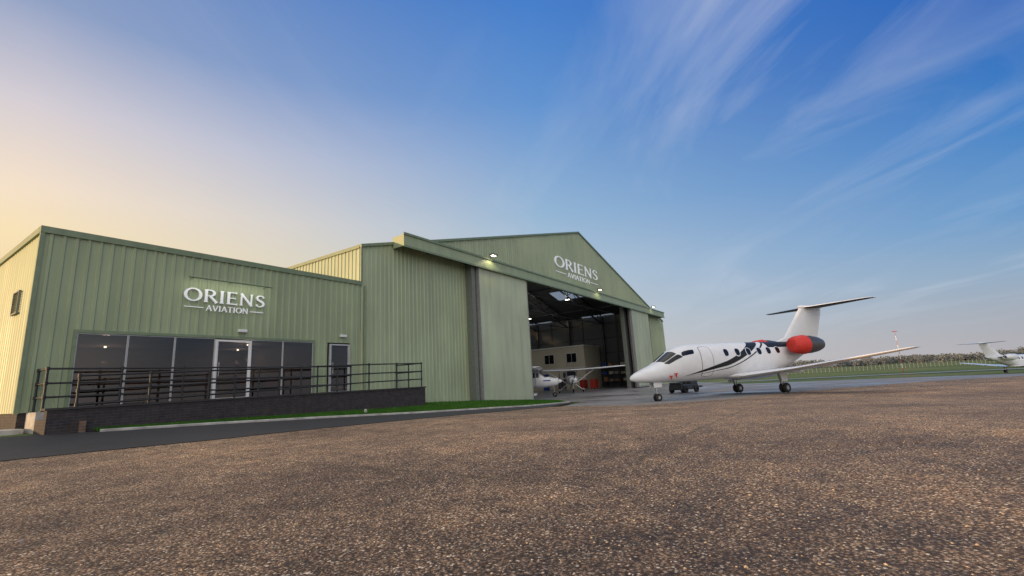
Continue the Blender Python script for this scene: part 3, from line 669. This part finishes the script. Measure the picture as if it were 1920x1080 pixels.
def jet(loc,heading,scale,paint,label,covers=True,tail=M_jet):
    e=empty('business_jet',loc,label,'aeroplane');e.rotation_euler=(0,0,math.radians(heading));e.scale=(scale,)*3
    def B(mb,name,mats,smooth=True,**k): return mb.build(name,mats,e,smooth=smooth,world=False,**k)
    mb=MB();st=sorted(set([0,.03,.07,.12,.2,.3,.4]+[i*.15+.5 for i in range(103)]));st=[s_ for s_ in st if s_<=15.8]
    mb.loft([[fp(s_,2*math.pi*i/48) for i in range(48)] for s_ in st]);B(mb,'fuselage',paint)
    def patch(s0,s1,t0,t1,o_,side,mb,n=10,round_=0,skew=0,m=0):
        vs=[];fs=[]
        for i in range(n+1):
            for j in range(n+1):
                u=i/n*2-1;v=j/n*2-1
                if round_:
                    k=1-round_*(1-1/max(1e-6,math.hypot(u,v))*max(abs(u),abs(v))) if (u or v) else 1
                    u*=k;v*=k
                th=math.radians((t0+t1)/2+(t1-t0)/2*v);s_=(s0+s1)/2+(s1-s0)/2*u+skew*v
                vs.append(fp(s_,th,o_,side))
        for i in range(n):
            for j in range(n): a=i*(n+1)+j;fs.append((a,a+1,a+n+2,a+n+1))
        mb.add(vs,fs,m)
    for side in (1,-1):
        for s_ in (6.3,7.2,8.1,9.0,9.8,10.6):
            mb=MB();patch(s_-.22,s_+.22,52,82,.006,side,mb,round_=.75);patch(s_-.175,s_+.175,54.5,79.5,.011,side,mb,round_=.75,m=1);B(mb,'cabin_window',[M_jet,M_glassdk])
        for pa in ((1.86,2.74,3,46,.15,.10),(2.02,3.0,49,68,.2,.12),(3.08,3.95,48,66,.35,-.03)):
            mb=MB();patch(pa[0],pa[1],pa[2],pa[3],.007,side,mb,round_=pa[4],skew=pa[5]);B(mb,'windscreen',M_glassdk)
        if side==1:
            mb=MB();patch(4.32,5.22,36,142,.004,side,mb,round_=.35);B(mb,'door_seal',M_steel)
            mb=MB();patch(4.35,5.19,37.8,140.2,.009,side,mb,round_=.35);B(mb,'door',paint)
        sec=[(7.1,side*.0,1.02,3.5,.13),(7.25,side*.95,1.08,3.05,.13),(8.0,side*3.6,1.36,2.0,.12),(8.95,side*8.3,1.98,.95,.11),(9.3,side*8.5,2.02,.5,.08)]
        mb=MB();mb.loft(surf(sec));B(mb,'wing',M_jet)
        for y_ in (2.4,4.4,6.3):
            mb=MB();zz=float(np.interp(y_,[.95,3.6,8.3],[1.05,1.33,1.95]));ss=float(np.interp(y_,[.95,3.6,8.3],[10.1,9.8,9.8]))
            mb.lathe((ORX-ss+.9,side*y_,zz-.04),(-1,0,0),[(0,.01),(.3,.07),(.8,.07),(1.3,.01)],10);B(mb,'flap_fairing',M_jet)
        ny,nz=side*1.40,2.72;s0=11.25
        mb=MB();mb.lathe((ORX-s0,ny,nz),(-1,0,0),[(.0,.38),(.06,.43),(.35,.50),(.9,.55),(1.5,.54),(2.1,.46),(2.5,.34),(2.5,.28),(2.2,.2)],28);B(mb,'engine_nacelle',M_grey if covers else M_jet)
        mb=MB();mb.loft([[(ORX-s0-.5-2.0*a,side*yy,nz+.12+b*.35) for a,b in AF] for yy in (.3,1.1)]);B(mb,'engine_pylon',M_blk if covers else M_jet)
        if covers:
            mb=MB();mb.lathe((ORX-s0+.14,ny,nz),(-1,0,0),[(0,.02),(.01,.16),(.03,.28),(.08,.38),(.20,.47),(.45,.53),(.80,.565),(1.05,.585),(1.08,.55)],28);B(mb,'intake_cover',M_red)
        sec=[(14.65,0,5.28,1.9,.11),(14.9,side*.4,5.28,1.7,.11),(15.75,side*3.5,5.34,.85,.10),(16.1,side*3.65,5.34,.4,.08)]
        mb=MB();mb.loft(surf(sec));o=B(mb,'tailplane',[tail,M_blk])
        for p in o.data.polygons:
            if p.normal.z<-.1: p.material_index=1
        gx,gy=0,side*1.62
        mb=MB();mb.tube((gx+.25,gy,1.05),(gx+.1,gy,.55),.06,12);mb.tube((gx+.18,gy,.62),(gx-.12,gy,.28),.05,10);mb.tube((gx-.05,gy,.95),(gx-.12,gy,.33),.035,10);mb.tube((gx-.12,gy-.2,.28),(gx-.12,gy+.2,.28),.045,10);B(mb,'landing_gear_leg',M_rim)
        mb=MB();mb.box((gx-.12,gy+side*.24-.012,.66),(gx+.36,gy+side*.24+.012,1.1));B(mb,'gear_door',M_jet,False)
        for k in (-1,1):
            y_=gy+k*.13;mb=MB();mb.lathe((gx-.12,y_-.075,.28),(0,1,0),[(0,.13),(0,.20),(.02,.26),(.05,.28),(.10,.28),(.13,.26),(.15,.20),(.15,.13)],24);t_=B(mb,'wheel',M_tyre)
            mb=MB();mb.lathe((gx-.12,y_-.065,.28),(0,1,0),[(0,.01),(.01,.06),(.0,.13),(.13,.13),(.12,.06),(.13,.01)],18);mb.build('rim',M_galv,t_,smooth=True,world=False)
    mb=MB();rings=[]
    for i in range(15):
        t=i/14;s_=6.2+5.2*t;r_=math.sin(math.pi*min(1,max(0,t)))**.6
        rings.append([(ORX-s_,1.02*r_*math.cos(a)+.0,1.12+(.30*r_ if math.sin(a)<0 else .25*r_)*math.sin(a)) for a in [2*math.pi*k/28 for k in range(28)]])
    mb.loft(rings);B(mb,'belly_fairing',M_jet)
    sec=[(11.3,0,2.9,4.4,.06),(12.5,0,3.3,3.3,.09),(14.3,0,5.1,2.35,.09),(14.5,0,5.36,2.05,.08)]
    mb=MB();mb.loft(surf(sec,True));B(mb,'tail_fin',tail)
    mb=MB();mb.lathe((ORX-14.3,0,5.3),(-1,0,0),[(0,.02),(.25,.12),(.8,.16),(1.7,.14),(2.6,.02)],14);B(mb,'fin_fairing',M_jet)
    nx=ORX-1.72
    mb=MB();mb.tube((nx+.1,0,1.05),(nx,0,.25),.045,12);mb.tube((nx,-.12,.22),(nx,.12,.22),.03,10);mb.tube((nx+.3,0,1.0),(nx+.02,0,.6),.028,8);B(mb,'nose_gear_leg',M_rim)
    for sd in (-1,1): mb=MB();mb.box((nx-.22,sd*.17-.01,.76),(nx+.32,sd*.17+.01,1.06));B(mb,'gear_door',M_jet,False)
    for k in (-1,1):
        y_=k*.10;mb=MB();mb.lathe((nx,y_-.05,.215),(0,1,0),[(0,.09),(0,.165),(.02,.20),(.04,.215),(.06,.215),(.08,.20),(.10,.165),(.10,.09)],22);t_=B(mb,'wheel',M_tyre)
        mb=MB();mb.lathe((nx,y_-.045,.215),(0,1,0),[(0,.01),(.0,.09),(.09,.09),(.09,.01)],16);mb.build('rim',M_galv,t_,smooth=True,world=False)
    if covers:
        for s_,th in ((2.2,118),(2.5,112)):
            mb=MB();p=Vector(fp(s_,math.radians(th),.02,1));mb.box((p.x-.025,p.y,p.z-.20),(p.x+.025,p.y+.05,p.z-.021));mb.box((p.x-.10,p.y+.0,p.z-.02),(p.x+.10,p.y+.05,p.z+.03));B(mb,'probe_cover',M_red,False)
        mb=MB();mb.tube((ORX-7.0,0,3.0),(ORX-7.1,0,3.33),.03,8,r2=.012);B(mb,'antenna',M_jet)
    return e
jet((32.15,3.67,-.535),147.4,1.0,M_jp,'white twin-engine jet with black swoosh and red intake covers')
jet((90.2,-21.0,H(90,-21)+.02),-45,.78,M_jet,'parked white jet with T-tail on the far apron',covers=False)

# ------------------------------------------------------------------ light aircraft
def lightplane(loc,heading,label,stripe):
    e=empty('light_aircraft',loc,label,'aeroplane','light aircraft in the hangar');e.rotation_euler=(0,0,math.radians(heading))
    def B(mb,name,mats,smooth=True,par=None): return mb.build(name,mats,par or e,smooth=smooth,world=False)
    xs=[2.0,1.9,1.4,.9,.45,0,-.8,-2,-3.6,-5.2];top=[1.35,1.5,1.6,1.68,2.08,2.2,2.12,1.75,1.55,1.45];bot=[1.15,.95,.85,.8,.78,.78,.82,.95,1.12,1.28];ww=[.1,.35,.46,.5,.54,.55,.5,.34,.2,.05]
    mb=MB()
    mb.loft([[(x,w*math.copysign(abs(math.cos(a))**.8,math.cos(a)),(t+b)/2+(t-b)/2*math.copysign(abs(math.sin(a))**.8,math.sin(a))) for a in [2*math.pi*k/24 for k in range(24)]] for x,t,b,w in zip(xs,top,bot,ww)]);B(mb,'fuselage',M_jet)
    for sd in (1,-1):
        mb=MB();mb.loft([[(.75-c*a+dx,sd*y_,z+b*c*.13) for a,b in AF] for y_,z,c,dx in ((0,2.2,1.6,0),(2.5,2.26,1.6,0),(5.3,2.36,1.15,-.2),(5.5,2.37,.7,-.4))]);B(mb,'wing',M_jet)
        mb=MB();mb.tube((.1,sd*.5,.95),(.1,sd*2.4,2.2),.035,8);B(mb,'wing_strut',M_jet)
        mb=MB();mb.loft([[(-4.3-c*a-dx,sd*y_,1.45+b*c*.1) for a,b in AF] for y_,c,dx in ((0,1.0,0),(1.7,.7,.2))]);B(mb,'tailplane',M_jet)
        mb=MB();mb.tube((-.2,sd*.4,.85),(-.3,sd*1.15,.25),.035,8);B(mb,'landing_gear_leg',M_jet)
        mb=MB();mb.lathe((-.3,sd*1.2-.07,.22),(0,1,0),[(0,.08),(0,.17),(.03,.22),(.11,.22),(.14,.17),(.14,.08)],18);B(mb,'wheel',M_tyre)
        mb=MB();mb.lathe((.15,sd*1.2,.28),(-1,0,0),[(0,.02),(.15,.1),(.5,.11),(.95,.02)],10);B(mb,'wheel_spat',M_jet)
        mb=MB();mb.box((-.7,sd*.535-.02,1.62),(.35,sd*.535+.02,2.0));B(mb,'side_window',M_glassdk,False)
        mb=MB();mb.box((-3.2,min(sd*.2,sd*.515),1.30),(1.3,max(sd*.2,sd*.515),1.40));B(mb,'stripe',stripe,False)
    mb=MB();mb.loft([[(.93,-.44,1.66),(.93,.44,1.66),(.90,.44,1.70),(.90,-.44,1.70)],[(.50,-.42,2.08),(.50,.42,2.08),(.46,.42,2.06),(.46,-.42,2.06)]]);B(mb,'windscreen',M_glassdk,False)
    mb=MB();mb.loft([[(-3.9-c*a-dx,b*c*.1,z) for a,b in AF] for z,c,dx in ((1.35,1.3,0),(2.7,.65,.75))]);B(mb,'tail_fin',stripe)
    mb=MB();mb.tube((1.5,0,.9),(1.6,0,.25),.035,8);B(mb,'nose_gear_leg',M_rim)
    mb=MB();mb.lathe((1.6,-.06,.2),(0,1,0),[(0,.08),(0,.15),(.03,.2),(.09,.2),(.12,.15),(.12,.08)],18);B(mb,'wheel',M_tyre)
    mb=MB();mb.lathe((1.98,0,1.25),(1,0,0),[(0,.17),(.15,.13),(.32,.01)],14);B(mb,'spinner',M_jet)
    mb=MB()
    for sg in (1,-1): mb.loft([[(2.08+a_,sg*r_*.42-w/2,1.25+sg*r_*.9),(2.08-a_,sg*r_*.42+w/2,1.25+sg*r_*.9),(2.06-a_,sg*r_*.42+w/2,1.25+sg*r_*.9),(2.06+a_,sg*r_*.42-w/2,1.25+sg*r_*.9)] for r_,w,a_ in ((.05,.08,.03),(.4,.14,.02),(.93,.08,.01))])
    B(mb,'propeller',M_black,False)
    return e
lightplane((33.6,20.4,-.478),-60,'white high-wing light aircraft with blue stripe behind the sliding door',M_blue)
lightplane((42.6,21.6,-.478),213,'white high-wing light aircraft facing out of the hangar',M_jet)

def cabinet(x,y,mat,label):
    e=empty('tool_cabinet',(x,y,-.478),label,'tool cabinet','hangar tool cabinets')
    mb=MB();mb.box((x-.5,y-.3,-.36),(x+.5,y+.3,.65));mb.build('cabinet_body',mat,e,bevel=.02)
    for k in range(5):
        mb=MB();z=-.30+k*.185;mb.box((x-.46,y-.33,z),(x+.46,y-.302,z+.16));mb.box((x-.3,y-.36,z+.11),(x+.3,y-.331,z+.13));mb.build('drawer',mat,e)
    for i in (-1,1):
        for j in (-1,1): mb=MB();mb.lathe((x+i*.4,y+j*.22-.02,-.42),(0,1,0),[(0,.01),(0,.055),(.04,.055),(.04,.01)],12);mb.build('castor',M_tyre,e)
for x,y,mt,lb in ((51.2,23.0,M_redp,'red rolling tool cabinet on the hangar floor'),(52.6,25,M_redp,'red rolling tool cabinet on the hangar floor'),(52.7,28,M_steel,'dark rolling tool cabinet by the cream block')):
    cabinet(x,y,mt,lb)
def shelf(x,y):
    e=empty('storage_rack',(x,y,-.478),'tall steel storage rack with boxes against the wall','storage rack','hangar storage racks')
    mb=MB()
    for i in (0,2.4):
        for j in (0,.8): mb.box((x+j,y+i,-.478),(x+j+.06,y+i+.06,2.6))
    for z in (.2,1.1,2.0): mb.box((x-.01,y-.01,z),(x+.87,y+2.47,z+.05))
    mb.build('rack_frame',M_steel,e)
    for k in range(9):
        z=(.25,1.15,2.05)[k%3];yy=y+.15+(k//3)*.78;h_=random.uniform(.25,.6);mb=MB();mb.box((x+.1,yy,z),(x+.7,yy+random.uniform(.4,.65),z+h_));mb.build('box',random.choice([M_wood,M_cream,M_steel,M_galv,M_blue]),e)
for y in (20,22.6): shelf(58.4,y)
def tug(x,y,z,rot):
    e=empty('tow_tug',(x,y,z),'low dark aircraft tow tug parked by the hangar','tug');e.rotation_euler=(0,0,rot)
    def B(mb,n,m,**k): return mb.build(n,m,e,world=False,**k)
    mb=MB();mb.box((-1.1,-.55,.22),(1.1,.55,.62));mb.box((-1.1,-.5,.62),(-.2,.5,.85));mb.box((.75,-.5,.62),(1.1,.5,.78));B(mb,'chassis',M_steel,bevel=.04)
    mb=MB();mb.box((-.15,-.3,.62),(.25,.3,.78));mb.box((-.2,-.3,.86),(-.1,.3,1.2));B(mb,'seat',M_tyre,bevel=.03)
    mb=MB();mb.tube((.75,0,.78),(.5,0,1.1),.02);mb.lathe((.5,0,1.1),(-.6,0,.8),[(-.01,.17),(.01,.19),(.03,.17)],16);B(mb,'steering_wheel',M_tyre)
    mb=MB();mb.tube((-1.1,.0,.4),(-2.2,0,.35),.04);mb.box((-2.3,-.15,.3),(-2.1,.15,.42));B(mb,'tow_bar',M_steel)
    for i in (-.7,.7):
        for j in (-.6,.6): mb=MB();mb.lathe((i,j-.1,.27),(0,1,0),[(0,.08),(0,.22),(.03,.27),(.17,.27),(.2,.22),(.2,.08)],20);B(mb,'wheel',M_tyre,smooth=True)
tug(37.4,9.4,H(37.4,9.4),math.radians(160))

# ------------------------------------------------------------------ far field
def C2W(u,Z):
    r=u*Z;return (r*.5502+Z*.835,-r*.835+Z*.5502)
mx_,my_=C2W(.815,118)
e=empty('warning_mast',(mx_,my_,H(mx_,my_)),'tall slender red and white warning mast on the airfield','mast')
mb=MB();hz=H(mx_,my_);n_=9
for k in range(n_): mb.tube((mx_+.06*k,my_,hz+k*1.15),(mx_+.06*(k+1),my_,hz+(k+1)*1.15),.085-.006*k,8,m=k%2)
mb.build('mast_pole',[M_redp,M_white],e)
mb=MB();mb.box((mx_+.2,my_-.5,hz+10.3),(mx_+.8,my_+.5,hz+10.45));mb.build('mast_head',M_redp,e)
p0=C2W(.50,190);p1=C2W(1.25,190)
e=empty('airfield_fence',(p0[0],p0[1],H(*p0)),'long pale wire fence with concrete posts across the grass','fence')
n_=85
for i in range(n_):
    t=i/(n_-1);x=p0[0]+(p1[0]-p0[0])*t;y=p0[1]+(p1[1]-p0[1])*t;z=H(x,y);mb=MB();mb.box((x-.04,y-.04,z-.2),(x+.04,y+.04,z+1.7));mb.beam((x,y,z+1.68),(x+.2,y,z+2.0),.05,.05);mb.build('post',M_galv,e)
for hh in (.4,1.0,1.5,1.65):
    mb=MB();P_=[(p0[0]+(p1[0]-p0[0])*t,p0[1]+(p1[1]-p0[1])*t) for t in np.linspace(0,1,30)]
    for a,b_ in zip(P_[:-1],P_[1:]): mb.tube((*a,H(*a)+hh),(*b_,H(*b_)+hh),.015,4)
    mb.build('fence_wire',M_galv,e)
for u,Z,w,h_ in ((.865,400,14,4.0),(1.0,440,30,4)):
    x,y=C2W(u,Z);z=H(x,y);e=empty('distant_building',(x,y,z),'small pale flat-roofed building beyond the airfield','building','distant airfield buildings')
    mb=MB();mb.box((x-4,y-w/2,z),(x+4,y+w/2,z+h_));mb.build('wall',M_frame,e)
    mb=MB();mb.box((x-4.3,y-w/2-.3,z+h_),(x+4.3,y+w/2+.3,z+h_+.4));mb.build('roof',M_trimdk,e)
    for k in range(4): mb=MB();yy=y-w/2+w*(k+.5)/4;mb.box((x-4.05,yy-w*.08,z+1.2),(x-4.01,yy+w*.08,z+h_-1));mb.build('window',M_glassdk,e)
mb=MB();random.seed(3)
for k in range(900):
    ang=math.radians(random.uniform(-24,34));R_=random.uniform(430,600);x=R_*math.cos(ang);y=R_*math.sin(ang);z=H(x,y)
    hh=5.2+2.6*noise.noise(Vector((ang*14,0,0)))+random.uniform(-1.2,1.6);rr=random.uniform(2.2,4.2)
    mb.tube((x,y,z),(x,y,z+hh*.6),.22,5,m=1)
    for j in range(70):
        u_=random.uniform(-1,1);t=random.uniform(0,6.28);q=math.sqrt(1-u_*u_);d_=random.uniform(.55,1.05)
        cx=x+rr*q*math.cos(t)*d_;cy=y+rr*q*math.sin(t)*d_;cz=z+hh*.55+hh*.45*u_*d_
        s_=random.uniform(.35,.8);n1=Vector((random.gauss(0,1),random.gauss(0,1),random.gauss(0,1))).normalized();n2=n1.orthogonal().normalized();n3=n1.cross(n2)
        c0=Vector((cx,cy,cz));mb.add([c0+n2*s_,c0+n3*s_*.8,c0-n2*s_*.7,c0-n3*s_],[(0,1,2,3)])
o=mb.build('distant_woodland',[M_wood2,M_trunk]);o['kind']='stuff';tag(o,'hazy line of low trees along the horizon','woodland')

# ------------------------------------------------------------------ world
wd=bpy.data.worlds.new('World');S.world=wd;wd.use_nodes=True;nt=wd.node_tree;lk=nt.links;nt.nodes.clear()
out=N(nt,'ShaderNodeOutputWorld');bg=N(nt,'ShaderNodeBackground',Strength=1.0);lk.new(bg.outputs[0],out.inputs[0])
SUN_AZ,SUN_EL=143.,4.
tc=N(nt,'ShaderNodeTexCoord');nv=N(nt,'ShaderNodeVectorMath',operation='NORMALIZE');lk.new(tc.outputs['Generated'],nv.inputs[0]);sp=N(nt,'ShaderNodeSeparateXYZ');lk.new(nv.outputs[0],sp.inputs[0])
el=mathn(nt,'MULTIPLY',mathn(nt,'ARCSINE',sp.outputs[2]),57.2958)
az=mathn(nt,'MULTIPLY',mathn(nt,'ARCTAN2',sp.outputs[1],sp.outputs[0]),57.2958)
a=mathn(nt,'ABSOLUTE',mathn(nt,'SUBTRACT',az,130.0));a=mathn(nt,'MINIMUM',a,mathn(nt,'SUBTRACT',360.0,a))
elf=mathn(nt,'DIVIDE',el,90.0,clamp=True)
E=lambda d:d/90
ZEN=(1.62,1.56,1.46)  # sky overhead, above the frame, brightened as added fill light
RB=ramp(nt,[(0,lin((252,208,145))),(E(10),lin((253,222,165))),(E(15),lin((253,230,186))),(E(19),lin((249,229,206))),(E(26),lin((216,209,216))),(E(34),lin((145,163,200))),(E(46),lin((98,134,194))),(E(65),ZEN)],elf).outputs[0]
RM=ramp(nt,[(0,lin((208,204,202))),(E(12),lin((186,202,216))),(E(20),lin((152,185,216))),(E(33),lin((100,150,212))),(E(44),lin((68,127,206))),(E(65),ZEN)],elf).outputs[0]
RA=ramp(nt,[(0,lin((178,176,182))),(E(3),lin((164,172,186))),(E(7),lin((140,170,200))),(E(12),lin((98,152,205))),(E(20),lin((60,127,200))),(E(29),lin((34,101,188))),(E(42),lin((26,92,184))),(E(65),ZEN)],elf).outputs[0]
def mr(v,a0,a1):
    n=N(nt,'ShaderNodeMapRange');lk.new(v,n.inputs[0]);n.inputs[1].default_value=a0;n.inputs[2].default_value=a1;return n.outputs[0]
c=mixc(nt,mr(a,48,101),RB,RM);c=mixc(nt,mr(a,101,148),c,RA)
sk=N(nt,'ShaderNodeTexSky');sk.sky_type='NISHITA';sk.sun_disc=False;sk.sun_elevation=math.radians(SUN_EL);sk.sun_rotation=math.radians(90-SUN_AZ)
ns_=mixc(nt,1.0,sk.outputs[0],(.12,.12,.12),'MULTIPLY')
c=mixc(nt,.05,c,ns_)
rot=N(nt,'ShaderNodeVectorRotate');rot.rotation_type='Z_AXIS';lk.new(nv.outputs[0],rot.inputs['Vector']);rot.inputs['Angle'].default_value=-math.radians(38)
sr=N(nt,'ShaderNodeSeparateXYZ');lk.new(rot.outputs[0],sr.inputs[0])
zz=mathn(nt,'ADD',mathn(nt,'MAXIMUM',sr.outputs[2],0.0),.07)
cb=N(nt,'ShaderNodeCombineXYZ');lk.new(mathn(nt,'MULTIPLY',mathn(nt,'DIVIDE',sr.outputs[0],zz),.50),cb.inputs[0]);lk.new(mathn(nt,'MULTIPLY',mathn(nt,'DIVIDE',sr.outputs[1],zz),1.35),cb.inputs[1])
n1=N(nt,'ShaderNodeTexNoise',Scale=1.0,Detail=9.0,Roughness=.55,Distortion=1.1);lk.new(cb.outputs[0],n1.inputs['Vector'])
ad=N(nt,'ShaderNodeVectorMath',operation='MULTIPLY_ADD');lk.new(cb.outputs[0],ad.inputs[0]);ad.inputs[1].default_value=(.9,.35,1);ad.inputs[2].default_value=(3.1,7.7,0)
n2=N(nt,'ShaderNodeTexNoise',Scale=1.0,Detail=3.0);lk.new(ad.outputs[0],n2.inputs['Vector'])
cl=mathn(nt,'MULTIPLY',ramp(nt,[(.45,0),(.78,1)],n1.outputs['Fac']).outputs[0],ramp(nt,[(.40,.25),(.6,1)],n2.outputs['Fac']).outputs[0])
cl=mathn(nt,'MULTIPLY',cl,mr(el,2,9))
azm=mr(az,24,4)
cl=mathn(nt,'MULTIPLY',cl,mathn(nt,'ADD',mathn(nt,'MULTIPLY',azm,.42),.20),clamp=True)
c=mixc(nt,cl,c,lin((208,215,228)))
dt=N(nt,'ShaderNodeVectorMath',operation='DOT_PRODUCT');lk.new(nv.outputs[0],dt.inputs[0]);dt.inputs[1].default_value=(-.75,-.66,0)
bk=mr(dt.outputs['Value'],.35,.75)
c=mixc(nt,bk,c,(1.6,1.48,1.36))  # unseen bright sky added behind the camera to light the facade
lk.new(c,bg.inputs[0])
sd=bpy.data.lights.new('sun','SUN');sd.energy=5.0;sd.angle=math.radians(1.5);sd.color=(1,.62,.30)
so=bpy.data.objects.new('sun',sd);COL.objects.link(so)
dv=Vector((math.cos(math.radians(SUN_AZ))*math.cos(math.radians(SUN_EL)),math.sin(math.radians(SUN_AZ))*math.cos(math.radians(SUN_EL)),math.sin(math.radians(SUN_EL))))
so.rotation_euler=dv.to_track_quat('Z','Y').to_euler();so.location=(-30,30,20)

# ------------------------------------------------------------------ camera
azr,p,r,F=math.radians(33.38),math.radians(11.37),math.radians(3.3),866.
r0=Vector((math.sin(azr),-math.cos(azr),0));f=Vector((math.cos(azr)*math.cos(p),math.sin(azr)*math.cos(p),math.sin(p)))
u0=r0.cross(f);R=r0*math.cos(r)-u0*math.sin(r);U=u0*math.cos(r)+r0*math.sin(r)
cd=bpy.data.cameras.new('camera');cd.sensor_width=36;cd.lens=36*F/1920;cd.clip_start=.05;cd.clip_end=8000
co=bpy.data.objects.new('camera',cd);COL.objects.link(co)
mw=Matrix((R,U,-f)).transposed().to_4x4();mw.translation=Vector((0,0,1.0));co.matrix_world=mw
S.camera=co
